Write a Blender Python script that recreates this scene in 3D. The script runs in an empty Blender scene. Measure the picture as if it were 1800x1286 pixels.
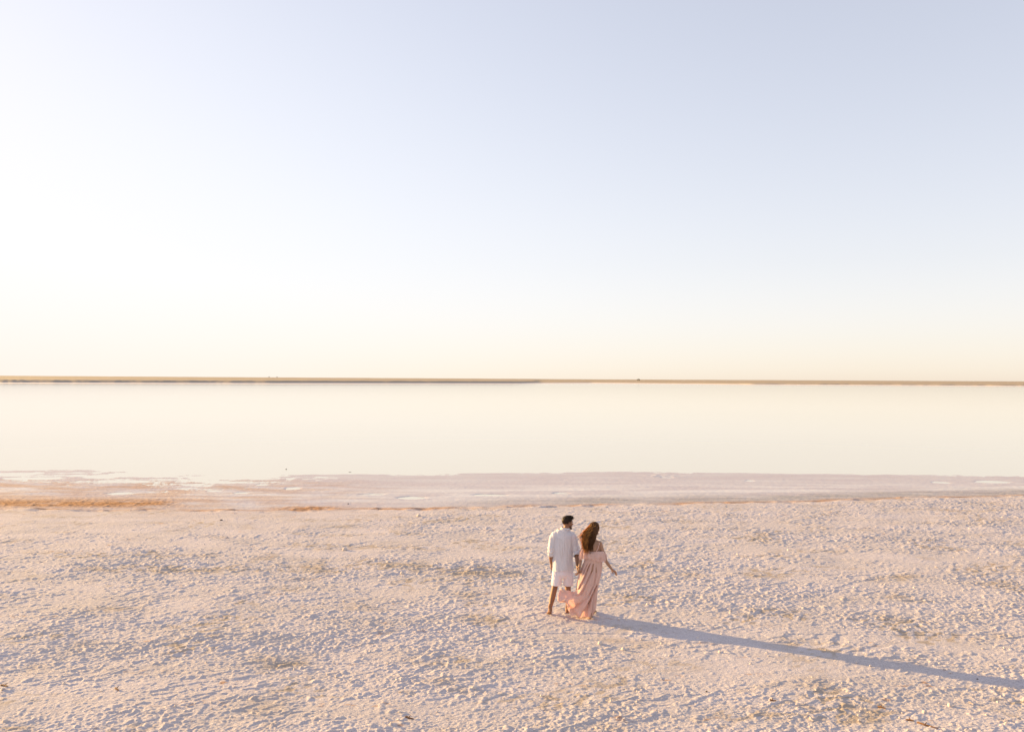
import bpy, bmesh, math, random
import numpy as np
from mathutils import Vector, Matrix

random.seed(7)
rng = np.random.default_rng(7)
DENS = 1.0
SC = bpy.context.scene
COL = SC.collection
R = math.radians

# ------------------------------------------------------------------ camera
CAM_H = 4.42            # above the water, 4.3 m above the salt crust
F_PX = 1400.0           # focal length in pixels of the 1800 px wide photograph
cam_data = bpy.data.cameras.new('camera')
cam_data.sensor_width = 36.0
cam_data.lens = 28.0
cam_data.clip_start = 0.1
cam_data.clip_end = 30000.0
cam = bpy.data.objects.new('camera', cam_data)
COL.objects.link(cam)
CAM_ROT = (Matrix.Rotation(R(91.0), 3, 'X') @ Matrix.Rotation(R(0.2546), 3, 'Z'))
cam.matrix_world = Matrix.Translation((0, 0, CAM_H)) @ CAM_ROT.to_4x4()
SC.camera = cam


def ray(px, py):
    """direction in the world of a pixel of the photograph"""
    return CAM_ROT @ Vector(((px - 900.0) / F_PX, -(py - 643.0) / F_PX, -1.0))


def ground_at(px, py, z=0.12):
    d = ray(px, py)
    k = (z - CAM_H) / d.z
    return Vector((d.x * k, d.y * k, z))


# ------------------------------------------------------------------ sky, sun, exposure
SUN_EL = 10.0
SUN_AZ = -62.0          # degrees from the view direction (+Y), negative is to the left
sun_dir = Vector((math.sin(R(SUN_AZ)) * math.cos(R(SUN_EL)), math.cos(R(SUN_AZ)) * math.cos(R(SUN_EL)), math.sin(R(SUN_EL))))
world = bpy.data.worlds.new('World')
SC.world = world
world.use_nodes = True
nt = world.node_tree
nt.nodes.clear()
N = nt.nodes.new
L = nt.links.new
out = N('ShaderNodeOutputWorld')
bg = N('ShaderNodeBackground')
sky = N('ShaderNodeTexSky')
sky.sky_type = 'NISHITA'
sky.sun_disc = False
SKY_GAIN = (2.06, 1.90, 2.01)
sky.sun_elevation = R(SUN_EL)
sky.sun_rotation = R(SUN_AZ)
sky.altitude = 0
sky.air_density = 1.0
sky.ozone_density = 1.0
bg.inputs['Strength'].default_value = 0.10
# a thin milky veil lies over this sky: it takes out most of the colour and levels the brightness
sky.dust_density = 0.5
gam = N('ShaderNodeGamma')
gam.inputs['Gamma'].default_value = 0.62
L(sky.outputs[0], gam.inputs['Color'])
hsv = N('ShaderNodeHueSaturation')
hsv.inputs['Saturation'].default_value = 0.65
L(gam.outputs[0], hsv.inputs['Color'])
tint = N('ShaderNodeMix')
tint.data_type = 'RGBA'
tint.blend_type = 'MULTIPLY'
tint.inputs[0].default_value = 1.0
tint.inputs[7].default_value = (*SKY_GAIN, 1)
L(hsv.outputs[0], tint.inputs[6])
sep = N('ShaderNodeSeparateColor')
comb = N('ShaderNodeCombineColor')
L(tint.outputs[2], sep.inputs[0])
for ch in range(3):                      # soft shoulder instead of a hard clip
    prev = sep.outputs[ch]
    x0 = prev
    for op, val in (('DIVIDE', 4.35), ('POWER', 6.0), ('ADD', 1.0), ('POWER', -1 / 6.0)):
        m_ = N('ShaderNodeMath')
        m_.operation = op
        L(prev, m_.inputs[0])
        m_.inputs[1].default_value = val
        prev = m_.outputs[0]
    m_ = N('ShaderNodeMath')
    m_.operation = 'MULTIPLY'
    L(prev, m_.inputs[0])
    L(x0, m_.inputs[1])
    L(m_.outputs[0], comb.inputs[ch])
# part of the shoulder keeps the hue, so the glow above the horizon stays cream
prev = sep.outputs[0]
for op, val in (('DIVIDE', 4.35), ('POWER', 6.0), ('ADD', 1.0), ('POWER', -1 / 6.0)):
    m_ = N('ShaderNodeMath')
    m_.operation = op
    L(prev, m_.inputs[0])
    m_.inputs[1].default_value = val
    prev = m_.outputs[0]
vs_ = N('ShaderNodeVectorMath')
vs_.operation = 'SCALE'
L(tint.outputs[2], vs_.inputs[0])
L(prev, vs_.inputs[3])
mx_ = N('ShaderNodeMix')
mx_.data_type = 'RGBA'
mx_.inputs[0].default_value = 0.42
L(comb.outputs[0], mx_.inputs[6])
L(vs_.outputs[0], mx_.inputs[7])
L(mx_.outputs[2], bg.inputs['Color'])
L(bg.outputs[0], out.inputs['Surface'])

sl = bpy.data.lights.new('sun', 'SUN')
sl.energy = 5.0
sl.angle = R(0.55)
sl.color = (1.0, 0.67, 0.27)
sun = bpy.data.objects.new('sun', sl)
COL.objects.link(sun)
sun.rotation_euler = sun_dir.to_track_quat('Z', 'Y').to_euler()
sun.location = (-20, 10, 12)
SC.view_settings.view_transform = 'Standard'
SC.view_settings.look = 'None'
SC.view_settings.gamma = 1.0
SC.view_settings.use_curve_mapping = False
SC.view_settings.exposure = 1.25
SC.cycles.max_bounces = 6
SC.cycles.use_denoising = True


# ------------------------------------------------------------------ numpy helpers
def sstep(a, b, x):
    t = np.clip((x - a) / (b - a), 0, 1)
    return t * t * (3 - 2 * t)


def _hash(ix, iy, seed):
    h = (ix.astype(np.int64) * 374761393 + iy.astype(np.int64) * 668265263 + seed * 974634777) & 0xFFFFFFFF
    h = ((h ^ (h >> 13)) * 1274126177) & 0xFFFFFFFF
    h = (h ^ (h >> 16)) & 0xFFFFFFFF
    return h


def gnoise(x, y, seed=0):
    """2-D gradient noise, about -1..1"""
    ix = np.floor(x)
    iy = np.floor(y)
    fx = x - ix
    fy = y - iy
    u = fx * fx * fx * (fx * (fx * 6 - 15) + 10)
    v = fy * fy * fy * (fy * (fy * 6 - 15) + 10)

    def g(dx, dy):
        a = _hash(ix + dx, iy + dy, seed).astype(np.float64) * (2 * math.pi / 4294967296.0)
        return np.cos(a) * (fx - dx) + np.sin(a) * (fy - dy)
    a = g(0, 0)
    b = g(1, 0)
    c = g(0, 1)
    d = g(1, 1)
    return ((a + (b - a) * u) + ((c + (d - c) * u) - (a + (b - a) * u)) * v) * 1.5


def fbm(x, y, seed=0, oct=3):
    s = 0
    a = 1.0
    for k in range(oct):
        s = s + a * gnoise(x * 2.03 ** k + 17.1 * k, y * 2.03 ** k - 9.7 * k, seed + k)
        a *= 0.5
    return s


def mesh_from_grid(name, V, nr, nc, mat, smooth=True, attrs=None, closed=False):
    """V: (nr*nc, 3) row major"""
    i = np.arange(nr - 1)[:, None]
    j = np.arange(nc if closed else nc - 1)[None, :]
    j2 = (j + 1) % nc
    q = np.stack([i * nc + j + 0 * i, i * nc + j2, (i + 1) * nc + j2, (i + 1) * nc + j + 0 * i], -1).reshape(-1, 4)
    me = bpy.data.meshes.new(name)
    me.vertices.add(len(V))
    me.vertices.foreach_set('co', np.ascontiguousarray(V, dtype=np.float32).ravel())
    me.loops.add(q.size)
    me.loops.foreach_set('vertex_index', q.astype(np.int32).ravel())
    me.polygons.add(len(q))
    me.polygons.foreach_set('loop_start', np.arange(0, q.size, 4, dtype=np.int32))
    me.update(calc_edges=True)
    if smooth:
        me.polygons.foreach_set('use_smooth', np.ones(len(q), dtype=bool))
    for k, v in (attrs or {}).items():
        at = me.attributes.new(k, 'FLOAT', 'POINT')
        at.data.foreach_set('value', v.astype(np.float32).ravel())
    me.validate()
    if mat:
        me.materials.append(mat)
    o = bpy.data.objects.new(name, me)
    COL.objects.link(o)
    return o


def struct(o, kind='structure', label=None):
    o['kind'] = kind
    if label:
        o['label'] = label
    return o


def thing(name, label, cat, loc=(0, 0, 0), rz=0.0, group=None):
    o = bpy.data.objects.new(name, None)
    o.empty_display_size = 0.2
    COL.objects.link(o)
    o.location = loc
    o.rotation_euler = (0, 0, rz)
    o['label'] = label
    o['category'] = cat
    if group:
        o['group'] = group
    return o


# ------------------------------------------------------------------ materials
def new_mat(name):
    m = bpy.data.materials.new(name)
    m.use_nodes = True
    t = m.node_tree
    return m, t, t.nodes['Principled BSDF'], t.nodes['Material Output']


def nd(t, typ, **kw):
    n = t.nodes.new(typ)
    for k, v in kw.items():
        if k.startswith('i_'):
            n.inputs[k[2:].replace('_', ' ')].default_value = v
        else:
            setattr(n, k, v)
    return n


def mixc(t, fac, a, b, blend='MIX'):
    m = nd(t, 'ShaderNodeMix', data_type='RGBA', blend_type=blend)
    for s, v in ((0, fac), (6, a), (7, b)):
        if hasattr(v, 'links'):
            t.links.new(v, m.inputs[s])
        else:
            m.inputs[s].default_value = (*v, 1) if isinstance(v, tuple) and len(v) == 3 else v
    return m.outputs[2]


def maprange(t, v, a, b, c=0.0, d=1.0):
    m = nd(t, 'ShaderNodeMapRange')
    t.links.new(v, m.inputs[0])
    for i, x in zip((1, 2, 3, 4), (a, b, c, d)):
        m.inputs[i].default_value = x
    return m.outputs[0]


def noise(t, scale, detail=3.0, rough=0.55, vec=None, w=None):
    n = nd(t, 'ShaderNodeTexNoise')
    n.inputs['Scale'].default_value = scale
    n.inputs['Detail'].default_value = detail
    n.inputs['Roughness'].default_value = rough
    if vec is not None:
        t.links.new(vec, n.inputs['Vector'])
    return n.outputs['Fac']


def objvec(t, scale=(1, 1, 1)):
    tc = nd(t, 'ShaderNodeTexCoord')
    mp = nd(t, 'ShaderNodeMapping')
    mp.inputs['Scale'].default_value = scale
    t.links.new(tc.outputs['Object'], mp.inputs['Vector'])
    return mp.outputs[0]


def attr(t, name):
    a = nd(t, 'ShaderNodeAttribute', attribute_name=name)
    return a.outputs['Fac']


# ---- salt ground
m_ground, t, P, O = new_mat('salt_ground')
v = objvec(t)
vs = objvec(t, (0.35, 1.0, 1.0))
grain = noise(t, 70, 4, 0.7, v)
mott = noise(t, 1.3, 4, 0.6, vs)
salt = mixc(t, maprange(t, mott, 0.35, 0.68), (0.645, 0.568, 0.575), (0.56, 0.49, 0.475))
salt = mixc(t, maprange(t, grain, 0.60, 0.78, 0, 0.35), salt, (0.50, 0.36, 0.27))
fine = noise(t, 55, 3, 0.75, v)
salt = mixc(t, maprange(t, fine, 0.36, 0.50, 0.50, 0.0), salt, (0.34, 0.30, 0.30))
salt = mixc(t, maprange(t, fine, 0.54, 0.66, 0.0, 0.5), salt, (0.82, 0.76, 0.72))
salt = mixc(t, attr(t, 'tan'), salt, (0.43, 0.34, 0.26))
wetc = mixc(t, maprange(t, noise(t, 0.9, 5, 0.6, objvec(t, (0.25, 1.0, 1.0))), 0.40, 0.72), (0.55, 0.475, 0.48), (0.62, 0.575, 0.57))
wetc = mixc(t, maprange(t, noise(t, 9, 4, 0.7, vs), 0.5, 0.75, 0, 0.4), wetc, (0.52, 0.38, 0.32))
wetc = mixc(t, attr(t, 'pale'), wetc, (0.74, 0.69, 0.66))
base = mixc(t, attr(t, 'wet'), salt, wetc)
stc = mixc(t, noise(t, 14, 4, 0.7, vs), (0.28, 0.13, 0.055), (0.58, 0.30, 0.14))
base = mixc(t, attr(t, 'stain'), base, stc)
base = mixc(t, attr(t, 'grey'), base, (0.27, 0.245, 0.225))
t.links.new(base, P.inputs['Base Color'])
rgh = maprange(t, attr(t, 'gloss'), 0, 1, 0.9, 0.45)
t.links.new(rgh, P.inputs['Roughness'])
t.links.new(maprange(t, attr(t, 'gloss'), 0, 1, 0.2, 0.4), P.inputs['Specular IOR Level'])
bmp = nd(t, 'ShaderNodeBump')
bmp.inputs['Distance'].default_value = 0.014
ba = maprange(t, attr(t, 'gloss'), 0, 1, 0.95, 0.35)
t.links.new(ba, bmp.inputs['Strength'])
nb = noise(t, 38, 5, 0.72, v)
t.links.new(nb, bmp.inputs['Height'])
t.links.new(bmp.outputs[0], P.inputs['Normal'])

# ---- water: a few centimetres of brine over a white salt bed
m_water, t, P, O = new_mat('lake_water')
wc = mixc(t, maprange(t, noise(t, 0.02, 3, 0.5, objvec(t, (0.3, 1, 1))), 0.35, 0.65), (0.67, 0.62, 0.45), (0.70, 0.65, 0.49))
t.links.new(wc, P.inputs['Base Color'])
P.inputs['Roughness'].default_value = 0.08
P.inputs['IOR'].default_value = 1.45
bmp = nd(t, 'ShaderNodeBump')
bmp.inputs['Distance'].default_value = 0.004
bmp.inputs['Strength'].default_value = 0.12
t.links.new(noise(t, 0.8, 3, 0.5, objvec(t, (0.6, 1, 1))), bmp.inputs['Height'])
t.links.new(bmp.outputs[0], P.inputs['Normal'])

# ---- far shore
m_far, t, P, O = new_mat('far_land')
v = objvec(t, (0.15, 1, 1))
grass = mixc(t, maprange(t, noise(t, 0.02, 5, 0.65, v), 0.35, 0.7), (0.50, 0.39, 0.27), (0.42, 0.34, 0.25))
grass = mixc(t, maprange(t, noise(t, 0.3, 3, 0.6, v), 0.5, 0.8, 0, 0.4), grass, (0.22, 0.19, 0.11))
cl = mixc(t, noise(t, 0.4, 4, 0.7, objvec(t)), (0.38, 0.31, 0.24), (0.48, 0.39, 0.30))
c = mixc(t, attr(t, 'cliff'), grass, cl)
c = mixc(t, attr(t, 'beach'), c, (0.80, 0.70, 0.64))
t.links.new(c, P.inputs['Base Color'])
P.inputs['Roughness'].default_value = 0.95
P.inputs['Specular IOR Level'].default_value = 0.1


# ------------------------------------------------------------------ the ground
def d_bank(X):
    return np.interp(X, [-60, -17, -8, 0, 8, 19, 60], [25.5, 26.6, 26.4, 27.5, 28.5, 30.6, 34]) + 0.25 * gnoise(X * 0.5, X * 0 + 3.3, 41) + 0.1 * gnoise(X * 1.9, X * 0 + 8.3, 42)


def d_shore(X):
    return np.interp(X, [-60, -24, -20, -12.5, -8, 0, 5.4, 11.5, 24, 60], [38.2, 38.0, 38.4, 35.9, 37.0, 37.9, 38.7, 38.2, 37.8, 38.5])


BLOBS = []      # rougher, browner patches of crust: picture centre, picture half axes, strength
for (bx, by, brx, bry, ba_) in ((760, 1000, 330, 14, 0.75), (430, 985, 190, 12, 0.6), (250, 1000, 160, 10, 0.45), (1010, 1262, 120, 24, 0.7), (480, 1168, 60, 13, 0.7), (120, 1162, 50, 10, 0.4), (25, 1272, 60, 14, 0.5),
                               (1240, 1215, 110, 12, 0.4), (1580, 1015, 200, 9, 0.4), (1140, 1160, 120, 10, 0.3), (1450, 1255, 160, 14, 0.35), (640, 1225, 120, 10, 0.3), (1350, 940, 260, 6, 0.3), (560, 925, 200, 6, 0.35), (1650, 1110, 130, 10, 0.3)):
    c0 = ground_at(bx, by)
    c1 = ground_at(bx + brx, by)
    c2 = ground_at(bx, by - bry)
    BLOBS.append((c0.x, c0.y, abs(c1.x - c0.x), abs(c2.y - c0.y), ba_))


PUDDLES = []    # shallow pools left on the wet flat
for (bx, by, brx, bry) in ((723, 874, 25, 3.4), (62, 839.5, 60, 2.6), (172, 838, 30, 2.4), (242, 845, 14, 2.0), (212, 866, 30, 2.6), (378, 862, 13, 1.6), (424, 865.5, 16, 1.8), (514, 857.5, 15, 2.4), (333, 851, 14, 1.6),
                           (460, 851, 12, 1.4), (1318, 844, 9, 1.2), (1745, 846, 34, 2.2), (1655, 847, 18, 1.6), (1172, 838, 12, 1.0), (985, 866, 18, 1.5), (655, 868, 26, 1.5), (860, 869, 30, 1.8)):
    c0 = ground_at(bx, by, 0.02)
    c1 = ground_at(bx + brx, by, 0.02)
    c2 = ground_at(bx, by - bry, 0.02)
    PUDDLES.append((c0.x, c0.y, abs(c1.x - c0.x), abs(c2.y - c0.y)))


def blobs(X, Y):
    s = 0
    wob = 0.5 * gnoise(X * 0.9, Y * 0.9, 45) + 0.3 * gnoise(X * 2.6, Y * 3.0, 46)
    for (x0, y0, rx_, ry_, a_) in BLOBS:
        q = ((X - x0) / rx_) ** 2 + ((Y - y0) / ry_) ** 2
        s = s + a_ * np.exp(-q * (1 + wob))
    return np.minimum(s, 1.0)


def ground_fields(X, Y):
    db = d_bank(X)
    ds = d_shore(X)
    crust = 1 - sstep(-0.7, 0.4, Y - db + 0.5 * fbm(X * 1.1, Y * 1.6, 43, 3) * sstep(2.5, 0.5, np.abs(Y - db)))           # 1 on the dry crust
    # band between bank and water: nearly level, dips under the water here and there
    band = np.clip((ds - Y) / np.maximum(ds - db, 1), -3, 1)
    lf = 0.25 + 0.75 * sstep(-5, -10, X)
    zb = 0.030 * band + lf * (0.006 * fbm(X * 0.28, Y * 0.75, 51, 3) + 0.0035 * gnoise(X * 2.1, Y * 2.6, 53)) + 0.0022 * gnoise(X * 0.2, X * 0 + 1.5, 54) + 0.004 * fbm(X * 1.6, Y * 3.0, 55, 3) * sstep(-0.2, 0.3, band)
    zb = zb + sstep(0.02, 0.3, band) * (0.0045 * gnoise(X * 5.0, Y * 5.5, 56) + 0.0045 * np.maximum(gnoise(X * 9, Y * 9, 57), -0.1) * (1 + 1.3 * sstep(-4, -12, X)))
    leftp = sstep(-6, -14, X)
    zb = zb - leftp * 0.010 * sstep(-0.2, 0.25, band) * (1 - sstep(0.6, 0.9, band)) * (0.7 + 0.8 * gnoise(X * 0.5, Y * 1.4, 58))
    for (x0, y0, rx_, ry_) in PUDDLES:
        q = np.sqrt(((X - x0) / rx_) ** 2 + ((Y - y0) / ry_) ** 2) + 0.25 * gnoise(X * 1.2, Y * 2.2, 59) + 0.15 * gnoise(X * 3.5, Y * 5, 67)
        zb = zb + (-0.008 - zb) * (1 - sstep(0.65, 1.15, q))
    zb = np.where(band < 0, np.maximum(zb + band * 0.12, -0.45), zb)
    # islet of lumps far right of the couple
    ex = np.exp(-(((X - 7.0) / 1.0) ** 2 + ((Y - 37.0) / 0.55) ** 2))
    zb = zb + ex * (0.015 + 0.035 * np.maximum(gnoise(X * 3.5, Y * 3.0, 60), -0.2))
    # dry crust: aligned lumps and crumbs
    ca, sa = 0.82, 0.57
    U = (X * ca + Y * sa)
    W = (-X * sa + Y * ca)
    wx = 0.12 * gnoise(X * 2.2, Y * 2.2, 3)
    wy = 0.12 * gnoise(X * 2.2, Y * 2.2, 4)
    rough = np.clip(0.75 + 0.60 * fbm(X * 0.16, Y * 0.42, 5, 3) + 0.5 * blobs(X, Y), 0.30, 1.35)
    lx_ = sstep(-1.0, -8.0, X)
    rough = rough * (0.30 + 0.70 * sstep(0.0, 1.6 + 4.0 * lx_, db - Y)) * (1 - 0.25 * lx_ * sstep(7, 3, db - Y))
    pm0 = sstep(0.0, 1.6 + 4.0 * lx_, db - Y)
    big = 0.013 * fbm(X * 0.45, Y * 0.45, 8, 3)
    r1 = 1 - np.abs(gnoise(U * 1.9 + wx, W * 3.4 + wy, 10)) * 2.2
    h1 = np.clip(r1, 0, 1) ** 3 * 0.011 * (0.5 + gnoise(X * 0.9, Y * 0.9, 11))
    n2 = gnoise(U * 4.6 + wx * 3, W * 7.4 + wy * 3, 12)
    h2 = np.maximum(n2, -0.15) * 0.010
    n3 = gnoise(X * 12.0 + 2 * wx, Y * 13.0, 14)
    h3 = np.maximum(n3, -0.2) * 0.014
    n4 = gnoise(X * 25.0, Y * 25.0, 15)
    h4 = np.maximum(n4, -0.3) * 0.0115
    n5 = gnoise(X * 47.0, Y * 47.0, 16)
    h4 = h4 + n5 * 0.0050
    cmask = gnoise(U * 2.9 + 40 + wx, W * 4.6, 18) + 0.35 * n3
    cl = sstep(0.40, 0.72, cmask)
    h5 = cl * (0.016 + 0.012 * n3)
    pit = sstep(0.45, 0.8, gnoise(X * 3.3 + wx * 4, Y * 3.8, 19) + 0.3 * n3)
    crumb = sstep(0.50, 0.80, gnoise(X * 8.5 + 3, Y * 9.0, 20)) * 0.016
    # thin plates of crust with broken, slightly lifted edges
    s1_ = gnoise(U * 1.35 + wx * 2, W * 2.6 + wy * 2, 63) + 0.30 * gnoise(X * 5.2, Y * 6.5, 64) + 0.14 * n3
    pl = sstep(0.0, 0.05, s1_)
    rim = np.exp(-((s1_ - 0.06) / 0.05) ** 2)
    s2_ = gnoise(U * 3.0 + wx * 3 + 9, W * 6.0 + wy * 2, 65) + 0.35 * n3 + 0.1 * n4
    pl2 = sstep(0.05, 0.11, s2_)
    pm = sstep(-0.35, 0.4, gnoise(X * 0.6, Y * 0.8, 66))
    zc = 0.12 + big + pm * pm0 * (0.0055 * pl + 0.005 * rim + 0.007 * pl2) + 0.66 * rough * (h1 + h2 + h3 + h4 + h5 + crumb - pit * 0.012)
    # faint old ruts crossing the crust
    for (x0, y0, sx, wd) in ((-2, 13.05, 0.02, 0.02), (3, 13.6, 0.015, 0.02), (-1, 12.2, 0.05, 0.02)):
        ln = Y - (y0 + (X - x0) * sx + 0.10 * gnoise(X * 0.4, X * 0 + y0, 21))
        msk = sstep(-0.05, 0.35, gnoise(X * 0.35, X * 0 + y0 * 3, 22))
        zc = zc - 0.012 * np.exp(-(ln / wd) ** 2) * msk
    z = zb + (zc - zb) * crust
    # crumbly lip along the bank
    lip = np.exp(-((Y - db + 0.1) / 0.5) ** 2)
    z = z + lip * 0.03 * np.maximum(gnoise(X * 1.4, Y * 2.5, 30), -0.1)
    # colours that belong to the ground
    wet = (1 - crust)
    st = np.exp(-((Y - db - 0.10) / 0.42) ** 2) * np.clip(0.75 + 0.9 * gnoise(X * 0.55, Y * 0.9, 31), 0, 1)
    wl = sstep(-9.5, -13.0, X + 1.5 * gnoise(Y * 2.0, X * 0.4, 48))
    st2 = wl * np.exp(-((Y - 27.7 - 0.02 * (X + 17)) / np.where(Y > 27.7, 1.7, 0.8)) ** 2) * np.clip(1.10 + 0.7 * fbm(X * 0.7, Y * 1.5, 33, 3), 0, 1)
    isl = np.clip(1.3 * np.exp(-(((X + 6.9) / 1.3) ** 2 + ((Y - 27.0) / 0.60) ** 2)) * (0.8 + 0.5 * gnoise(X * 2.5, Y * 4, 68)), 0, 0.95)
    st3 = 0.50 * sstep(-2, -12, X) * sstep(24, 28, Y) * (1 - sstep(33, 36, Y)) * np.clip(0.5 + fbm(X * 0.5, Y * 1.4, 34, 3), 0, 1)
    st4 = sstep(0.45, 0.8, gnoise(X * 1.1, Y * 2.6, 35)) * sstep(0.2, 0.6, gnoise(X * 7, Y * 16, 36)) * 0.75 * crust
    stain = np.clip(np.maximum.reduce([st * 0.8, st2, isl, st3, st4]), 0, 1)
    grey = np.exp(-((Y - db - 1.15) / 1.0) ** 2) * sstep(-5, 3, X) * np.clip(0.75 + 0.5 * fbm(X * 0.5, Y * 2.5, 37, 3), 0, 1) * 0.7
    tan = crust * np.clip(-0.35 + 0.75 * fbm(X * 0.8, Y * 1.1, 38, 4) + 1.1 * blobs(X, Y) * (0.7 + 0.6 * gnoise(X * 3, Y * 4.5, 47)) + 0.9 * sstep(0.0, -0.25, n2) * sstep(-0.1, 0.5, gnoise(X * 0.5, Y * 0.8, 39)) , 0, 0.85)
    st2r = np.clip(np.maximum(st2, isl), 0, 1)
    z = z + st2r * (0.015 + 0.022 * np.maximum(gnoise(X * 5, Y * 4.2, 61), -0.2) + 0.012 * gnoise(X * 11, Y * 11, 62))
    z = z + grey * (0.006 + 0.010 * np.maximum(gnoise(X * 6, Y * 6, 69), -0.2))
    gloss = wet * (1 - np.clip(stain * 1.3 + 0.6 * grey, 0, 1))
    q_ = (Y - db) / np.maximum(ds - db, 1)
    pale = np.exp(-((q_ - 0.36) / 0.20) ** 2) * sstep(0.0, 0.8, 0.35 + fbm(X * 0.22, Y * 1.3, 49, 4)) * 0.8
    return z, dict(wet=wet, pale=pale, gloss=gloss, stain=stain, grey=grey, tan=tan)


def zg(x, y):
    return float(ground_fields(np.array([float(x)]), np.array([float(y)]))[0][0])


H = 4.3
u_near, u_bank, u_far = 1 / 8.0, 1 / 30.0, 1 / 43.0
rows = list(1 / np.linspace(u_near, u_bank, int(1010 * DENS)))
rows += list(1 / np.linspace(u_bank, u_far, int(150 * DENS)))[1:]
rows_lo = [-400, -120, -40, -15, -6, -1, 1.5, 3, 4, 5, 5.7, 6.3, 6.8, 7.2, 7.5, 7.7, 7.86]
rows_hi = [45, 48, 52, 60, 75, 100, 160, 300, 700, 2000, 6000]
Yr = np.array(rows_lo + rows + rows_hi)
tc_ = np.linspace(-0.76, 0.76, int(1150 * DENS))
s_ = np.array([1, .62, .40, .25, .15, .08, .04, .018, .006])
nL = len(s_)
Wd = np.maximum(Yr, 4.0)
EDGE = 9000.0
Xc = Wd[:, None] * tc_[None, :]
ed = Wd[:, None] * 0.76
Xl = -(ed + (EDGE - ed) * s_[None, :] ** 1.5)
Xr = (ed + (EDGE - ed) * s_[::-1][None, :] ** 1.5)
X = np.concatenate([Xl, Xc, Xr], 1)
Y = np.repeat(Yr[:, None], X.shape[1], 1)
Z, at = ground_fields(X.ravel(), Y.ravel())
V = np.stack([X.ravel(), Y.ravel(), Z], -1)
g = struct(mesh_from_grid('ground', V, X.shape[0], X.shape[1], m_ground, True, at))
del V, X, Y, Z, at

# ------------------------------------------------------------------ the lake
xs = np.array([-9000, -2000, -400, -80, 0, 80, 400, 2000, 9000.])
ys = np.array([20, 40, 80, 200, 500, 1500, 4000, 9000.])
X, Y = np.meshgrid(xs, ys)
water = struct(mesh_from_grid('water', np.stack([X.ravel(), Y.ravel(), X.ravel() * 0], -1), len(ys), len(xs), m_water, False))

# ------------------------------------------------------------------ the far shore
tt = np.concatenate([np.linspace(-3, -0.8, 30), np.linspace(-0.79, 0.79, 700), np.linspace(0.8, 3, 30)])
s01 = np.concatenate([np.linspace(0, 0.10, 8)[:-1], np.linspace(0.10, 0.16, 10)[:-1], np.linspace(0.16, 1, 60) ** 1.5 + 0.16 - 0.16 ** 1.5])
s01 = (s01 - s01[0]) / (s01[-1] - s01[0])
D0 = np.interp(tt, [-3, -0.64, -0.3, 0.0, 0.1, 0.3, 0.64, 3], [520, 560, 640, 800, 900, 850, 760, 700]) + 12 * fbm(tt * 9, tt * 0 + 2, 70, 3)
Db = np.interp(tt, [-3, -0.64, -0.3, 0.0, 0.035, 0.1, 0.3, 0.64, 3], [600, 640, 740, 930, 1150, 1350, 980, 850, 780]) + 6 * fbm(tt * 25, tt * 0 + 5, 74, 3)
hc = np.interp(tt, [-3, -0.64, -0.3, -0.02, 0.028, 0.036, 0.1, 0.2, 0.32, 0.64, 3], [2.6, 2.4, 2.4, 2.5, 2.2, 0.4, 0.7, 0.6, 1.3, 1.5, 1.5]) * (1 + 0.06 * fbm(tt * 60, tt * 0, 77, 2))
ht = np.interp(tt, [-3, -0.64, -0.3, 0.03, 0.3, 0.64, 3], [11, 11.0, 9.5, 8.6, 8.0, 7.2, 7.0])
rowsV = []
aC = []
aB = []
for k in range(6):                       # beach
    f = k / 5.0
    rowsV.append(np.stack([tt * (D0 + (Db - D0) * f), D0 + (Db - D0) * f, -0.15 + 0.5 * f + 0 * tt], -1))
    aB.append(np.full_like(tt, 1.0))
    aC.append(np.full_like(tt, 0.0))
for k in range(1, 6):                    # low earth bluff
    f = k / 5.0
    D = Db + f * (5 + 3 * hc) + 1.5 * gnoise(tt * 200, tt * 0 + k * 0.7, 79)
    rowsV.append(np.stack([tt * D, D, 0.35 + hc * f ** 0.8], -1))
    aB.append(np.full_like(tt, 0.0))
    aC.append(np.full_like(tt, 1.0) if k < 5 else np.full_like(tt, 0.7))
for k in range(1, 30):                   # steppe rising gently behind it
    f = k / 29.0
    D = Db + 8 + 3 * hc + (7000 - Db) * f ** 2.2
    g_ = sstep(0, 2300, D - Db)
    z = 0.35 + hc + (ht - hc - 0.35) * g_ ** 0.8 + 0.25 * fbm(tt * 30, tt * 0 + D * 0.004, 83, 3) * min(1, f * 4)
    rowsV.append(np.stack([tt * D, D, z], -1))
    aB.append(np.full_like(tt, 0.0))
    aC.append(np.full_like(tt, 0.0) if k > 1 else np.full_like(tt, 0.4))
struct(mesh_from_grid('far_shore', np.concatenate(rowsV), len(rowsV), len(tt), m_far, True,
                      dict(cliff=np.concatenate(aC), beach=np.concatenate(aB))))

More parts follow.
